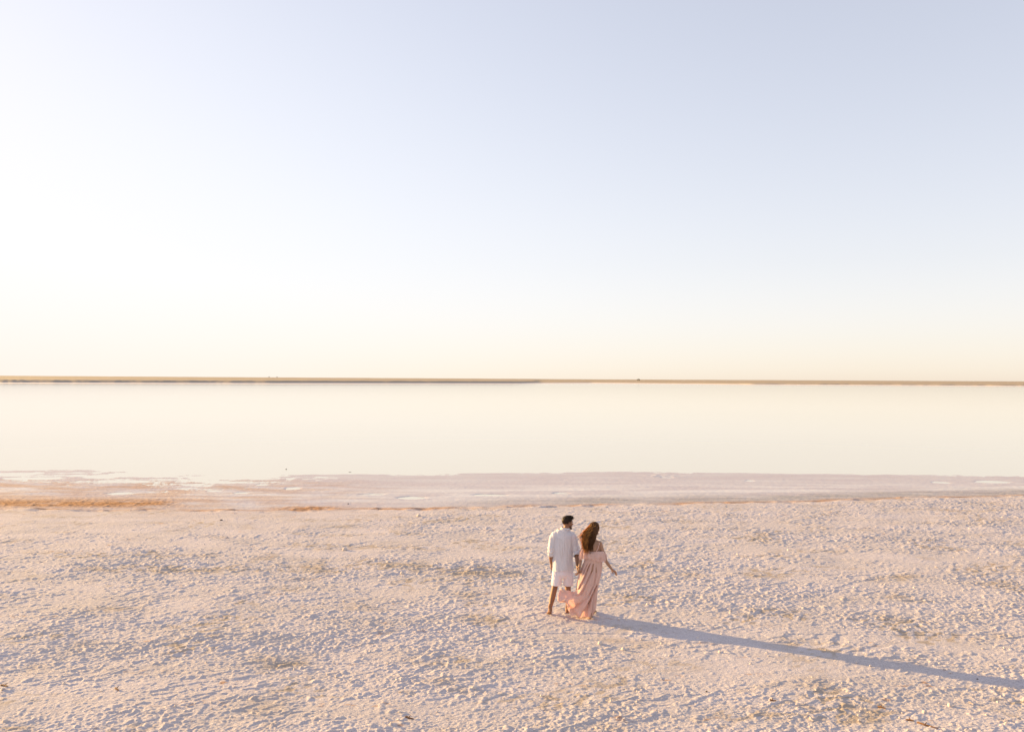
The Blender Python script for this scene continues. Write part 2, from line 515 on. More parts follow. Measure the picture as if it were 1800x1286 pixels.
# ------------------------------------------------------------------ people: materials
def cloth_mat(name, col, transl, tcol, scale=60, bump=0.25, rough=0.85):
    m, t, P, O = new_mat(name)
    v = objvec(t)
    c = mixc(t, maprange(t, noise(t, 6, 3, 0.6, v), 0.3, 0.7), col, tuple(x * 0.93 for x in col))
    t.links.new(c, P.inputs['Base Color'])
    P.inputs['Roughness'].default_value = rough
    P.inputs['Specular IOR Level'].default_value = 0.15
    b = nd(t, 'ShaderNodeBump')
    b.inputs['Strength'].default_value = bump
    b.inputs['Distance'].default_value = 0.01
    t.links.new(noise(t, scale, 4, 0.65, v), b.inputs['Height'])
    t.links.new(b.outputs[0], P.inputs['Normal'])
    tr = nd(t, 'ShaderNodeBsdfTranslucent')
    tr.inputs['Color'].default_value = (*tcol, 1)
    t.links.new(b.outputs[0], tr.inputs['Normal'])
    mx = nd(t, 'ShaderNodeMixShader')
    mx.inputs[0].default_value = transl
    t.links.new(P.outputs[0], mx.inputs[1])
    t.links.new(tr.outputs[0], mx.inputs[2])
    t.links.new(mx.outputs[0], O.inputs['Surface'])
    return m


m_shirt = cloth_mat('white_linen', (0.90, 0.88, 0.93), 0.34, (0.95, 0.88, 0.84), 45, 0.35)
m_shorts = cloth_mat('white_cotton', (0.88, 0.83, 0.90), 0.12, (0.8, 0.65, 0.65), 80, 0.2)
m_dress = cloth_mat('peach_chiffon', (0.89, 0.69, 0.63), 0.46, (1.0, 0.76, 0.64), 40, 0.22)


def skin_mat(name, a, b):
    m, t, P, O = new_mat(name)
    v = objvec(t)
    c = mixc(t, maprange(t, noise(t, 9, 4, 0.6, v), 0.3, 0.7), a, b)
    t.links.new(c, P.inputs['Base Color'])
    P.inputs['Roughness'].default_value = 0.55
    P.inputs['Specular IOR Level'].default_value = 0.35
    P.inputs['Subsurface Weight'].default_value = 0.08
    P.inputs['Subsurface Radius'].default_value = (0.02, 0.008, 0.004)
    return m


m_skin_man = skin_mat('tanned_skin', (0.30, 0.15, 0.085), (0.25, 0.12, 0.07))
m_skin_woman = skin_mat('light_tanned_skin', (0.40, 0.23, 0.15), (0.34, 0.19, 0.125))


def hair_mat(name, a, b, transl=0.0, zlo=0, zhi=1):
    m, t, P, O = new_mat(name)
    v = objvec(t, (40, 40, 6))
    c = mixc(t, noise(t, 3, 3, 0.7, v), a, b)
    t.links.new(c, P.inputs['Base Color'])
    P.inputs['Roughness'].default_value = 0.45
    P.inputs['Specular IOR Level'].default_value = 0.15
    if transl:
        tr = nd(t, 'ShaderNodeBsdfTranslucent')
        tr.inputs['Color'].default_value = (1.0, 0.60, 0.22, 1)
        mx = nd(t, 'ShaderNodeMixShader')
        mx.inputs[0].default_value = transl
        t.links.new(P.outputs[0], mx.inputs[1])
        t.links.new(tr.outputs[0], mx.inputs[2])
        t.links.new(mx.outputs[0], O.inputs['Surface'])
    return m


m_hair_man = hair_mat('black_brown_hair', (0.022, 0.013, 0.009), (0.04, 0.022, 0.013))
m_beard = hair_mat('stubble', (0.06, 0.033, 0.02), (0.10, 0.055, 0.035))
m_hair_woman = hair_mat('brown_hair', (0.040, 0.017, 0.008), (0.12, 0.052, 0.018), 0.12)
m_hair_sunlit = hair_mat('brown_hair_painted_sunlit', (0.46, 0.235, 0.075), (0.64, 0.36, 0.125), 0.6)  # same brown hair with the golden sunlight painted into its colour
m_eye, t, P, O = new_mat('eye_white')
P.inputs['Base Color'].default_value = (0.7, 0.68, 0.65, 1)
P.inputs['Roughness'].default_value = 0.2
m_iris, t, P, O = new_mat('dark_iris')
P.inputs['Base Color'].default_value = (0.02, 0.012, 0.008, 1)
P.inputs['Roughness'].default_value = 0.15
m_lips, t, P, O = new_mat('lip_skin')
P.inputs['Base Color'].default_value = (0.30, 0.11, 0.09, 1)
P.inputs['Roughness'].default_value = 0.45


# ------------------------------------------------------------------ people: shape tools
def sm3(x, y, z, seed):
    """smooth 3-D noise from three sheets of the 2-D one"""
    return (gnoise(x + 0.37 * z, y - 0.61 * z, seed) + gnoise(y + 5.2 + 0.43 * x, z + 1.7, seed + 1) + gnoise(z - 3.1, x + 0.29 * y, seed + 2)) / 1.9


class Vol:
    """closed overlapping shapes that a voxel remesh fuses into one skin"""

    def __init__(self):
        self.v = []
        self.f = []

    def rings(self, rings):
        n = len(rings[0])
        b = len(self.v)
        for r in rings:
            self.v.extend(r)
        for i in range(len(rings) - 1):
            for j in range(n):
                k = (j + 1) % n
                self.f.append((b + i * n + j, b + i * n + k, b + (i + 1) * n + k, b + (i + 1) * n + j))
        self.f.append(tuple(b + j for j in range(n))[::-1])
        e = b + (len(rings) - 1) * n
        self.f.append(tuple(e + j for j in range(n)))

    def tube(self, pts, rad, side=None, n=18, cap=True, sub=4):
        """pts: list of points, rad: list of r or (r_side, r_other); smooth Catmull-Rom in between"""
        P_ = [Vector(p) for p in pts]
        Rr = [(r, r) if not isinstance(r, (tuple, list)) else r for r in rad]
        pp = []
        rr = []
        m = len(P_)
        for i in range(m - 1):
            p0 = P_[max(i - 1, 0)]
            p1 = P_[i]
            p2 = P_[i + 1]
            p3 = P_[min(i + 2, m - 1)]
            for s in range(sub):
                u = s / sub
                q = 0.5 * ((2 * p1) + (-p0 + p2) * u + (2 * p0 - 5 * p1 + 4 * p2 - p3) * u * u + (-p0 + 3 * p1 - 3 * p2 + p3) * u ** 3)
                pp.append(q)
                w = u * u * (3 - 2 * u)
                rr.append((Rr[i][0] * (1 - w) + Rr[i + 1][0] * w, Rr[i][1] * (1 - w) + Rr[i + 1][1] * w))
        pp.append(P_[-1])
        rr.append(Rr[-1])
        side = Vector(side) if side else Vector((1, 0, 0))
        rings = []
        m = len(pp)

        def ring(c, T, a, b):
            S = side - T * side.dot(T)
            if S.length < 1e-4:
                S = Vector((0, 1, 0)) - T * T.y
            S.normalize()
            B = T.cross(S)
            return [tuple(c + S * (a * math.cos(2 * math.pi * j / n)) + B * (b * math.sin(2 * math.pi * j / n))) for j in range(n)]
        T0 = (pp[1] - pp[0]).normalized()
        T1 = (pp[-1] - pp[-2]).normalized()
        if cap:
            for k in (0.12, 0.45, 0.8):
                c_ = math.cos(k * math.pi / 2)
                s_ = math.sin(k * math.pi / 2)
                rings.append(ring(pp[0] - T0 * (min(rr[0]) * c_), T0, rr[0][0] * s_, rr[0][1] * s_))
        for i, c in enumerate(pp):
            T = (pp[min(i + 1, m - 1)] - pp[max(i - 1, 0)]).normalized()
            rings.append(ring(c, T, *rr[i]))
        if cap:
            for k in (0.8, 0.45, 0.12):
                c_ = math.cos(k * math.pi / 2)
                s_ = math.sin(k * math.pi / 2)
                rings.append(ring(pp[-1] + T1 * (min(rr[-1]) * c_), T1, rr[-1][0] * s_, rr[-1][1] * s_))
        self.rings(rings)

    def ball(self, c, r, M=None, n=18):
        c = Vector(c)
        M = M or Matrix.Identity(3)
        rings = []
        for i in range(1, 12):
            ph = math.pi * i / 12
            rings.append([tuple(c + M @ Vector((r[0] * math.sin(ph) * math.cos(2 * math.pi * j / n), r[1] * math.sin(ph) * math.sin(2 * math.pi * j / n), -r[2] * math.cos(ph)))) for j in range(n)])
        self.rings(rings)

    def remesh(self, voxel, smooth=2, ratio=None):
        me = bpy.data.meshes.new('tmp')
        me.from_pydata([tuple(x) for x in self.v], [], self.f)
        o = bpy.data.objects.new('tmp', me)
        COL.objects.link(o)
        md = o.modifiers.new('r', 'REMESH')
        md.mode = 'VOXEL'
        md.voxel_size = voxel
        if smooth:
            sm = o.modifiers.new('s', 'SMOOTH')
            sm.factor = 0.5
            sm.iterations = smooth
        if ratio:
            dc = o.modifiers.new('d', 'DECIMATE')
            dc.ratio = ratio
        dg = bpy.context.evaluated_depsgraph_get()
        dg.update()
        res = bpy.data.meshes.new_from_object(o.evaluated_get(dg))
        bpy.data.objects.remove(o)
        bpy.data.meshes.remove(me)
        return res


def verts_of(me):
    a = np.empty(len(me.vertices) * 3, np.float32)
    me.vertices.foreach_get('co', a)
    return a.reshape(-1, 3).astype(np.float64)


def normals_of(me):
    a = np.empty(len(me.vertices) * 3, np.float32)
    me.vertex_normals.foreach_get('vector', a)
    return a.reshape(-1, 3).astype(np.float64)


def set_verts(me, v):
    me.vertices.foreach_set('co', v.astype(np.float32).ravel())
    me.update()


def cut(me, pred):
    """remove the vertices for which pred(array of points) is true"""
    kill = pred(verts_of(me))
    bm = bmesh.new()
    bm.from_mesh(me)
    bm.verts.ensure_lookup_table()
    bmesh.ops.delete(bm, geom=[bm.verts[i] for i in np.nonzero(kill)[0]], context='VERTS')
    bm.to_mesh(me)
    bm.free()


def part(name, me, mat, parent, label=None, solid=0.0):
    me.name = name
    me.materials.clear()
    me.materials.append(mat)
    me.polygons.foreach_set('use_smooth', np.ones(len(me.polygons), dtype=bool))
    o = bpy.data.objects.new(name, me)
    COL.objects.link(o)
    o.parent = parent
    if solid:
        s = o.modifiers.new('thickness', 'SOLIDIFY')
        s.thickness = solid
        s.offset = 0
    if label:
        o['label'] = label
    return o


def hand(vb, wrist, d, nrm, thumb, curl=0.35, s=1.0, spread=1.0, tcurl=0.4):
    """palm and five bent fingers. d: wrist to knuckles, nrm: where the palm faces, thumb: direction of the thumb's side"""
    w = Vector(wrist)
    d = Vector(d).normalized()
    nrm = (Vector(nrm) - d * d.dot(Vector(nrm))).normalized()
    th = d.cross(nrm)
    if th.dot(Vector(thumb)) < 0:
        th = -th
    kn = w + d * 0.088 * s
    vb.tube([w - d * 0.01, w + d * 0.02 * s, w + d * 0.06 * s, kn], [(0.025 * s, 0.019 * s), (0.030 * s, 0.017 * s), (0.040 * s, 0.015 * s), (0.039 * s, 0.012 * s)], side=th, n=16)
    for k, (off, ln) in enumerate(((0.030, 0.072), (0.0105, 0.080), (-0.0095, 0.074), (-0.029, 0.058))):
        p = kn + th * off * s - d * (0.012 * s if k == 3 else 0.004 * s)
        pts = [p - d * 0.02 * s]
        dirn = (d + th * off * 2.2 * spread).normalized()
        ang = curl * (0.55 + 0.08 * k)
        r0 = 0.0082 * s if k < 3 else 0.0072 * s
        q = p
        pts.append(q)
        for j, sg in enumerate((0.45, 0.30, 0.25)):
            dirn = (dirn * math.cos(ang) + nrm * math.sin(ang)).normalized()
            q = q + dirn * ln * sg * s
            pts.append(q)
            ang = curl * 0.9
        vb.tube(pts, [r0, r0 * 1.08, r0, r0 * 0.92, r0 * 0.75], side=th, n=10, sub=3)
    b = w + d * 0.022 * s + th * 0.022 * s
    t1 = b + (d * 0.55 + th * 0.75 + nrm * 0.25 * tcurl).normalized() * 0.040 * s
    t2 = t1 + (d * 0.9 + th * 0.25 + nrm * 0.5 * tcurl).normalized() * 0.034 * s
    t3 = t2 + (d * 1.0 - th * 0.05 + nrm * 0.6 * tcurl).normalized() * 0.026 * s
    vb.tube([b, t1, t2, t3], [0.014 * s, 0.0105 * s, 0.0095 * s, 0.0075 * s], side=nrm, n=10, sub=3)


def foot(vb, ankle, heel, ball, toe, s=1.0, side=(1, 0, 0)):
    """heel, arch, ball and five toes"""
    a, h, b, t_ = (Vector(x) for x in (ankle, heel, ball, toe))
    vb.tube([a + Vector((0, 0, 0.05)), a, (a + h) / 2, h], [0.036 * s, 0.037 * s, 0.036 * s, 0.030 * s], n=14)
    vb.tube([h, (h * 0.6 + b * 0.4) + Vector((0, 0, 0.012 * s)), b], [(0.030 * s, 0.028 * s), (0.034 * s, 0.026 * s), (0.043 * s, 0.019 * s)], side=side, n=16)
    vb.tube([a - (a - b) * 0.05, (a * 0.5 + b * 0.5) + Vector((0, 0, 0.008)), b], [0.032 * s, (0.032 * s, 0.026 * s), (0.038 * s, 0.016 * s)], side=side, n=14)
    S = Vector(side).normalized()
    d = t_ - b
    for k in range(5):
        off = (k - 2) * 0.0175 * s
        sc = 1.0 - 0.07 * abs(k - 0) if True else 1
        r = (0.0125 if k == 0 else 0.0085) * s
        p = b + S * off
        vb.tube([p - d * 0.2, p + d * 0.5 * sc, p + d * sc + Vector((0, 0, -0.003))], [r * 1.1, r, r * 0.85], side=side, n=9, sub=2)


def head(vb, c, M, s=1.0, male=True):
    """c: middle of the head, M: turns local +Y (the face) to where the person looks"""
    c = Vector(c)

    def W(p):
        return c + M @ (Vector(p) * s)

    def B(p, r):
        vb.ball(W(p), [x * s for x in r], M)

    def T(pts, rad, side, n=12):
        vb.tube([W(p) for p in pts], [x * s if not isinstance(x, tuple) else (x[0] * s, x[1] * s) for x in rad], side=M @ Vector(side), n=n)
    B((0, -0.012, 0.030), (0.076, 0.098, 0.090))
    B((0, 0.032, -0.030), (0.060, 0.064, 0.080))
    j = 1.0 if male else 0.86
    T([(-0.055, 0.0, -0.050), (-0.040 * j, 0.045, -0.085), (0, 0.073, -0.098), (0.040 * j, 0.045, -0.085), (0.055, 0.0, -0.050)], [0.020, 0.021, 0.021, 0.021, 0.020], (0, 0, 1))
    T([(-0.045, 0.070, 0.026), (0, 0.088, 0.030), (0.045, 0.070, 0.026)], [0.012, 0.013, 0.012], (0, 0, 1))
    B((-0.036, 0.062, -0.022), (0.022, 0.022, 0.022))
    B((0.036, 0.062, -0.022), (0.022, 0.022, 0.022))
    T([(0, 0.086, 0.022), (0, 0.103, -0.004), (0, 0.116, -0.024), (0, 0.100, -0.033)], [0.008, 0.0095, 0.0135, 0.010], (1, 0, 0))
    B((-0.012, 0.098, -0.030), (0.009, 0.011, 0.008))
    B((0.012, 0.098, -0.030), (0.009, 0.011, 0.008))
    T([(-0.020, 0.084, -0.058), (0, 0.095, -0.056), (0.020, 0.084, -0.058)], [0.007, 0.009, 0.007], (0, 0, 1))
    for sx in (-1, 1):
        T([(sx * 0.073, -0.004, 0.022), (sx * 0.086, -0.018, 0.014), (sx * 0.083, -0.016, -0.012), (sx * 0.072, 0.002, -0.030)], [(0.006, 0.010), (0.006, 0.015), (0.006, 0.012), (0.006, 0.008)], (1, 0, 0))


def face_parts(root, c, M, s=1.0):
    c = Vector(c)
    for sx in (-1, 1):
        vb = Vol()
        vb.ball(c + M @ (Vector((sx * 0.031, 0.079, 0.004)) * s), [0.0125 * s] * 3, n=12)
        me = bpy.data.meshes.new('eye')
        me.from_pydata(vb.v, [], vb.f)
        e = part('eye', me, m_eye, root)
        vb = Vol()
        vb.ball(c + M @ (Vector((sx * 0.031, 0.0885, 0.004)) * s), [0.0060 * s, 0.0036 * s, 0.0060 * s], M, n=10)
        me = bpy.data.meshes.new('iris')
        me.from_pydata(vb.v, [], vb.f)
        part('iris', me, m_iris, e)
        vb = Vol()
        W = lambda p: c + M @ (Vector(p) * s)
        vb.tube([W((sx * 0.014, 0.094, 0.024)), W((sx * 0.032, 0.091, 0.030)), W((sx * 0.050, 0.078, 0.025))], [0.0035 * s, 0.004 * s, 0.0025 * s], n=8)
        me = bpy.data.meshes.new('eyebrow')
        me.from_pydata(vb.v, [], vb.f)
        part('eyebrow', me, m_hair_man, root)
    vb = Vol()
    for z in (-0.0535, -0.0615):
        vb.tube([c + M @ (Vector((-0.021, 0.088, z - 0.001)) * s), c + M @ (Vector((0, 0.1015, z)) * s), c + M @ (Vector((0.021, 0.088, z - 0.001)) * s)], [0.003 * s, 0.0055 * s, 0.003 * s], n=8)
    me = bpy.data.meshes.new('lips')
    me.from_pydata(vb.v, [], vb.f)
    part('lips', me, m_lips, root)


def strands(paths, radii, n=4):
    """many tapering locks in one mesh; paths: list of (m,3) arrays"""
    V_ = []
    F_ = []
    b = 0
    for p, r in zip(paths, radii):
        m = len(p)
        T = np.gradient(p, axis=0)
        T /= np.linalg.norm(T, axis=1)[:, None] + 1e-9
        ref = np.array([0.3, 0.9, 0.2])
        S = np.cross(T, ref)
        S /= np.linalg.norm(S, axis=1)[:, None] + 1e-9
        Bn = np.cross(T, S)
        for j in range(n):
            a = 2 * math.pi * j / n
            V_.append(p + (S * math.cos(a) + Bn * math.sin(a)) * r[:, None])
        # stored column by column
        for j in range(n):
            k = (j + 1) % n
            for i in range(m - 1):
                F_.append((b + j * m + i, b + k * m + i, b + k * m + i + 1, b + j * m + i + 1))
        b += n * m
    me = bpy.data.meshes.new('strands')
    me.from_pydata(np.concatenate(V_).tolist(), [], F_)
    return me


def join_meshes(mes):
    bm = bmesh.new()
    for m in mes:
        bm.from_mesh(m)
    out_ = bpy.data.meshes.new('joined')
    bm.to_mesh(out_)
    bm.free()
    return out_


# ------------------------------------------------------------------ the man
man_at = ground_at(989.0, 1078.0)
man = thing('person', 'dark haired man seen from behind in loose white shirt and white knee shorts, walking barefoot', 'person', (man_at.x, man_at.y, zg(man_at.x, man_at.y)))
HD = 14.42                                   # both hands meet this far from the camera
hp = ray(1016.2, 1002.5)
hp = Vector((0, 0, CAM_H)) + hp * (HD / hp.y)
mh = hp - Vector(man.location)               # the joined hands in the man's own space
MH = Matrix.Rotation(R(-62), 3, 'Z') @ Matrix.Rotation(R(-4), 3, 'X')
HC = Vector((0.088, 0.03, 1.645))
vb = Vol()
head(vb, HC, MH, 1.0, True)
vb.tube([(0.035, 0.0, 1.45), (0.055, 0.0, 1.52), (0.075, 0.01, 1.60)], [(0.056, 0.055), (0.058, 0.058), (0.056, 0.060)])
vb.tube([(0.0, 0.01, 0.90), (0.0, 0.0, 1.0), (0.003, 0.0, 1.10), (0.006, 0.0, 1.22), (0.010, 0.0, 1.34), (0.014, -0.01, 1.42), (0.02, -0.01, 1.475)],
        [(0.150, 0.092), (0.145, 0.088), (0.138, 0.085), (0.150, 0.092), (0.165, 0.096), (0.158, 0.085), (0.09, 0.07)], n=26)
vb.tube([(-0.125, 0, 1.412), (0.02, -0.01, 1.438), (0.150, 0, 1.392)], [0.055, 0.058, 0.055], side=(0, 1, 0))
wl_ = Vector((-0.212, 0.03, 0.905))
vb.tube([(-0.145, 0, 1.395), (-0.195, -0.02, 1.26), (-0.218, -0.035, 1.13), (-0.216, 0.0, 1.02), wl_], [0.052, 0.047, 0.041, 0.041, 0.026])
hand(vb, wl_, (-0.05, 0.12, -1), (1, 0.15, 0), (0, 1, 0), curl=0.42)
dm = (mh - Vector((0.258, -0.05, 1.10))).normalized()
wr = mh - dm * 0.055 + Vector((-0.006, 0.012, 0.02))
vb.tube([(0.172, 0, 1.39), (0.222, -0.03, 1.24), (0.256, -0.05, 1.105), (Vector((0.256, -0.05, 1.105)) + wr) / 2, wr], [0.052, 0.047, 0.041, 0.040, 0.026])
hand(vb, wr, dm, (0.9, -0.55, -0.1), (0.3, -0.9, 0), curl=0.75, tcurl=1.4)
# legs: the left one trails with its heel up, the right one is planted
vb.tube([(-0.085, 0, 0.93), (-0.100, 0.01, 0.74), (-0.135, 0.02, 0.52), (-0.150, 0.0, 0.46), (-0.190, -0.085, 0.32), (-0.232, -0.17, 0.165)], [0.088, 0.080, 0.058, 0.054, 0.053, 0.034])
foot(vb, (-0.238, -0.185, 0.135), (-0.236, -0.215, 0.095), (-0.248, -0.095, 0.022), (-0.256, -0.035, 0.012), 1.0, side=(1, -0.1, 0))
vb.tube([(0.085, 0, 0.93), (0.092, 0.03, 0.74), (0.098, 0.05, 0.52), (0.098, 0.045, 0.46), (0.098, 0.005, 0.32), (0.092, 0.01, 0.13)], [0.088, 0.080, 0.058, 0.055, 0.054, 0.035])
foot(vb, (0.090, 0.010, 0.085), (0.080, -0.020, 0.034), (0.170, 0.115, 0.022), (0.205, 0.170, 0.014), 1.0, side=(0.8, -0.6, 0))
body = part('body', vb.remesh(0.0038, 3, 0.4), m_skin_man, man)
face_parts(man, HC, MH)

# hair: short at the sides, full on top
vb = Vol()
vb.ball(HC + MH @ Vector((0, -0.018, 0.043)), (0.083, 0.101, 0.088), MH)
vb.tube([HC + MH @ Vector(p) for p in ((0, -0.06, 0.085), (0, 0.0, 0.100), (0, 0.055, 0.098), (0, 0.083, 0.086))], [(0.045, 0.030), (0.052, 0.032), (0.050, 0.032), (0.038, 0.024)], side=MH @ Vector((1, 0, 0)), n=16)
me = vb.remesh(0.004, 2)
Mi = MH.inverted()


def man_hair_cut(v):
    l = (v - np.array(HC)) @ np.array(Mi).T
    x, y, z = l[:, 0], l[:, 1], l[:, 2]
    front = (y > 0.045) & (z < 0.066 + 0.05 * (y - 0.045))
    temple = (y > 0.012) & (z < 0.030 + 0.6 * (y - 0.012)) & ~front
    side = (y <= 0.012) & (y > -0.045) & (z < -0.022)
    nape = (y <= -0.045) & (z < -0.060)
    return front | temple | side | nape


cut(me, man_hair_cut)
v = verts_of(me)
nn = normals_of(me)
set_verts(me, v + nn * (0.004 * sm3(v[:, 0] * 60, v[:, 1] * 60, v[:, 2] * 60, 90))[:, None])
v = verts_of(me)
nn = normals_of(me)
hl = (v - np.array(HC)) @ np.array(Mi).T
idx = rng.choice(len(v), 1500)
paths = []
rads = []
Mn = np.array(MH)
for i in idx:
    ln = 0.012 if hl[i, 2] < 0.06 else 0.028
    dirn = nn[i] * 0.6 + Mn @ np.array([rng.normal() * 0.25, 0.35 + rng.normal() * 0.2, rng.normal() * 0.2])
    s_ = np.linspace(0, 1, 4)[:, None]
    paths.append(v[i] - nn[i] * 0.003 + dirn * ln * s_ + Mn @ np.array([0, 0.2, -0.1]) * ln * s_ ** 2)
    rads.append(np.array([0.0016, 0.0014, 0.001, 0.0003]))
part('hair', join_meshes([me, strands(paths, rads, 3)]), m_hair_man, man)
# short beard
vb = Vol()
WM = lambda p: HC + MH @ Vector(p)
vb.tube([WM(p) for p in ((-0.063, 0.0, -0.035), (-0.057, 0.02, -0.062), (-0.040, 0.052, -0.088), (0, 0.080, -0.100), (0.040, 0.052, -0.088), (0.057, 0.02, -0.062), (0.063, 0.0, -0.035))],
        [(0.018, 0.010), (0.024, 0.014), (0.024, 0.020), (0.024, 0.020), (0.024, 0.020), (0.024, 0.014), (0.018, 0.010)], side=MH @ Vector((0, 0, 1)), n=12)
part('beard', vb.remesh(0.004, 2), m_beard, man)

# shirt
vb = Vol()
vb.tube([(0.0, -0.005, 0.755), (0.0, -0.005, 0.90), (0.002, -0.005, 1.05), (0.006, -0.005, 1.20), (0.010, -0.005, 1.33), (0.016, -0.005, 1.42), (0.022, -0.005, 1.487), (0.045, 0.0, 1.545)],
        [(0.203, 0.128), (0.194, 0.122), (0.186, 0.116), (0.186, 0.120), (0.196, 0.122), (0.192, 0.112), (0.140, 0.094), (0.076, 0.074)], n=30, cap=False)
vb.tube([(-0.060, 0, 1.435), (-0.150, 0, 1.41), (-0.204, -0.015, 1.27), (-0.222, -0.03, 1.13), (-0.220, -0.015, 1.045)], [0.078, 0.080, 0.064, 0.056, 0.056], n=20, cap=False)
ew = Vector((0.256, -0.05, 1.105))
dfa = (wr - ew).normalized()
vb.tube([(0.080, 0, 1.43), (0.170, 0, 1.395), (0.226, -0.025, 1.25), (0.256, -0.045, 1.12), ew + dfa * 0.075], [0.078, 0.080, 0.066, 0.060, 0.060], n=20, cap=False)
me = vb.remesh(0.007, 4)


def shirt_cut(v):
    x, y, z = v[:, 0], v[:, 1], v[:, 2]
    hem = z < 0.772 + 0.02 * np.cos(x * 12)
    l_ = (x < -0.190) & (z < 1.056)
    d = (v - np.array(ew + dfa * 0.066)) @ np.array(dfa)
    r_ = (x > 0.197) & (z < 1.12) & (d > 0)
    neck = z > 1.542
    return hem | l_ | r_ | neck


cut(me, shirt_cut)
v = verts_of(me)
nn = normals_of(me)
x, y, z = v.T
fold = 0.010 * sm3(x * 16 + 3, y * 16, z * 5, 100) + 0.006 * sm3(x * 30, y * 30, z * 9 + x * 14, 104)
fold += 0.010 * sstep(1.30, 0.85, z) * gnoise(np.arctan2(y, x) * 3.0 + 5, z * 2.0, 110)          # loose cloth hangs in soft pleats
fold -= 0.006 * np.exp(-((np.abs(x - 0.01) - 0.018) / 0.007) ** 2) * (y < 0) * sstep(1.40, 1.36, z) * sstep(0.95, 1.2, z)    # box pleat
fold += 0.005 * np.exp(-((z - 1.385 + 0.2 * (x - 0.01) ** 2) / 0.006) ** 2) * (y < -0.03) * (np.abs(x) < 0.16)            # yoke seam
arm = (np.abs(x - 0.01) > 0.20)
fold += arm * 0.007 * np.sin(z * 75 + 6 * sm3(x * 10, y * 10, z * 6, 113)) * sstep(1.35, 1.15, z)
set_verts(me, v + nn * fold[:, None])
shirt = part('shirt', me, m_shirt, man, solid=0.003)
# collar, cuffs
vb = Vol()


def ringstrip(name, parent, mat, rows_, solid=0.004, wob=0.0):
    """rows_: list of (center, (a, b), tilt matrix)"""
    n = 40
    V_ = []
    for (c, (a, b), Mx) in rows_:
        for j in range(n):
            th = 2 * math.pi * j / n
            k = 1 + wob * math.sin(5 * th + c[2] * 40)
            V_.append(Vector(c) + Mx @ Vector((a * math.cos(th) * k, b * math.sin(th) * k, 0)))
    F_ = []
    for i in range(len(rows_) - 1):
        for j in range(n):
            k = (j + 1) % n
            F_.append((i * n + j, i * n + k, (i + 1) * n + k, (i + 1) * n + j))
    me_ = bpy.data.meshes.new(name)
    me_.from_pydata([tuple(q) for q in V_], [], F_)
    return part(name, me_, mat, parent, solid=solid)


I3 = Matrix.Rotation(R(8), 3, 'Y')
ringstrip('collar', shirt, m_shirt, [((0.030, 0.0, 1.503), (0.104, 0.086), I3), ((0.036, 0.0, 1.520), (0.088, 0.082), I3), ((0.040, 0.0, 1.538), (0.080, 0.076), I3), ((0.048, 0.004, 1.566), (0.071, 0.070), I3), ((0.048, 0.004, 1.560), (0.078, 0.077), I3), ((0.040, 0.0, 1.535), (0.092, 0.090), I3)])
for (c_, d_, r_) in ((Vector((-0.220, -0.013, 1.052)), Vector((0.01, 0.1, -1)).normalized(), 0.0575), (ew + dfa * 0.060, dfa, 0.0615)):
    Mx = d_.to_track_quat('Z', 'Y').to_matrix()
    ringstrip('cuff', shirt, m_shirt, [(c_ - d_ * 0.040, (r_, r_), Mx), (c_ - d_ * 0.018, (r_ + 0.003, r_ + 0.003), Mx), (c_ + d_ * 0.006, (r_ + 0.001, r_ + 0.001), Mx), (c_ + d_ * 0.004, (r_ - 0.006, r_ - 0.006), Mx)], wob=0.03)

# shorts
vb = Vol()
vb.tube([(0, -0.003, 0.74), (0, -0.003, 0.84), (0, -0.003, 0.95)], [(0.172, 0.112), (0.182, 0.115), (0.165, 0.102)], n=26)
vb.tube([(-0.086, 0, 0.88), (-0.098, 0.005, 0.72), (-0.112, 0.01, 0.58), (-0.116, 0.012, 0.47)], [0.10, 0.099, 0.094, 0.094], n=22, cap=False)
vb.tube([(0.086, 0, 0.88), (0.098, 0.02, 0.72), (0.106, 0.04, 0.58), (0.108, 0.045, 0.47)], [0.10, 0.098, 0.092, 0.091], n=22, cap=False)
me = vb.remesh(0.006, 4)
cut(me, lambda v: v[:, 2] < np.where(v[:, 0] < 0, 0.503, 0.490))
v = verts_of(me)
nn = normals_of(me)
x, y, z = v.T
set_verts(me, v + nn * (0.007 * sm3(x * 14, y * 14, z * 7, 120) + 0.005 * sm3(x * 30, y * 30, z * 24, 124))[:, None])
part('shorts', me, m_shorts, man, solid=0.004)

# ------------------------------------------------------------------ the woman
wom_at = ground_at(1037.0, 1087.0)
wom = thing('person', 'woman with long wavy brown hair in a long off-shoulder peach dress blown to the left', 'person', (wom_at.x, wom_at.y, zg(wom_at.x, wom_at.y)))
wh = hp - Vector(wom.location)
MW = Matrix.Rotation(R(-48), 3, 'Z') @ Matrix.Rotation(R(-5), 3, 'X')
HW = Vector((0.088, 0.03, 1.605))
vb = Vol()
head(vb, HW, MW, 0.94, False)
vb.tube([(0.055, 0.0, 1.40), (0.072, 0.01, 1.46), (0.082, 0.02, 1.54)], [(0.052, 0.048), (0.045, 0.045), (0.045, 0.048)])
vb.tube([(0.035, 0.02, 0.88), (0.040, 0.01, 0.98), (0.046, 0.0, 1.08), (0.048, 0.0, 1.18), (0.050, 0.0, 1.27), (0.052, 0.0, 1.34), (0.056, 0.0, 1.395)],
        [(0.158, 0.115), (0.140, 0.10), (0.108, 0.080), (0.122, 0.088), (0.138, 0.092), (0.130, 0.075), (0.07, 0.05)], n=26)
vb.tube([(-0.080, 0.02, 1.345), (0.055, 0.0, 1.372), (0.178, -0.01, 1.338)], [0.045, 0.048, 0.045], side=(0, 1, 0))
# shoulder blades
vb.ball((0.115, -0.062, 1.285), (0.040, 0.022, 0.06))
vb.ball((-0.005, -0.058, 1.285), (0.040, 0.022, 0.06))
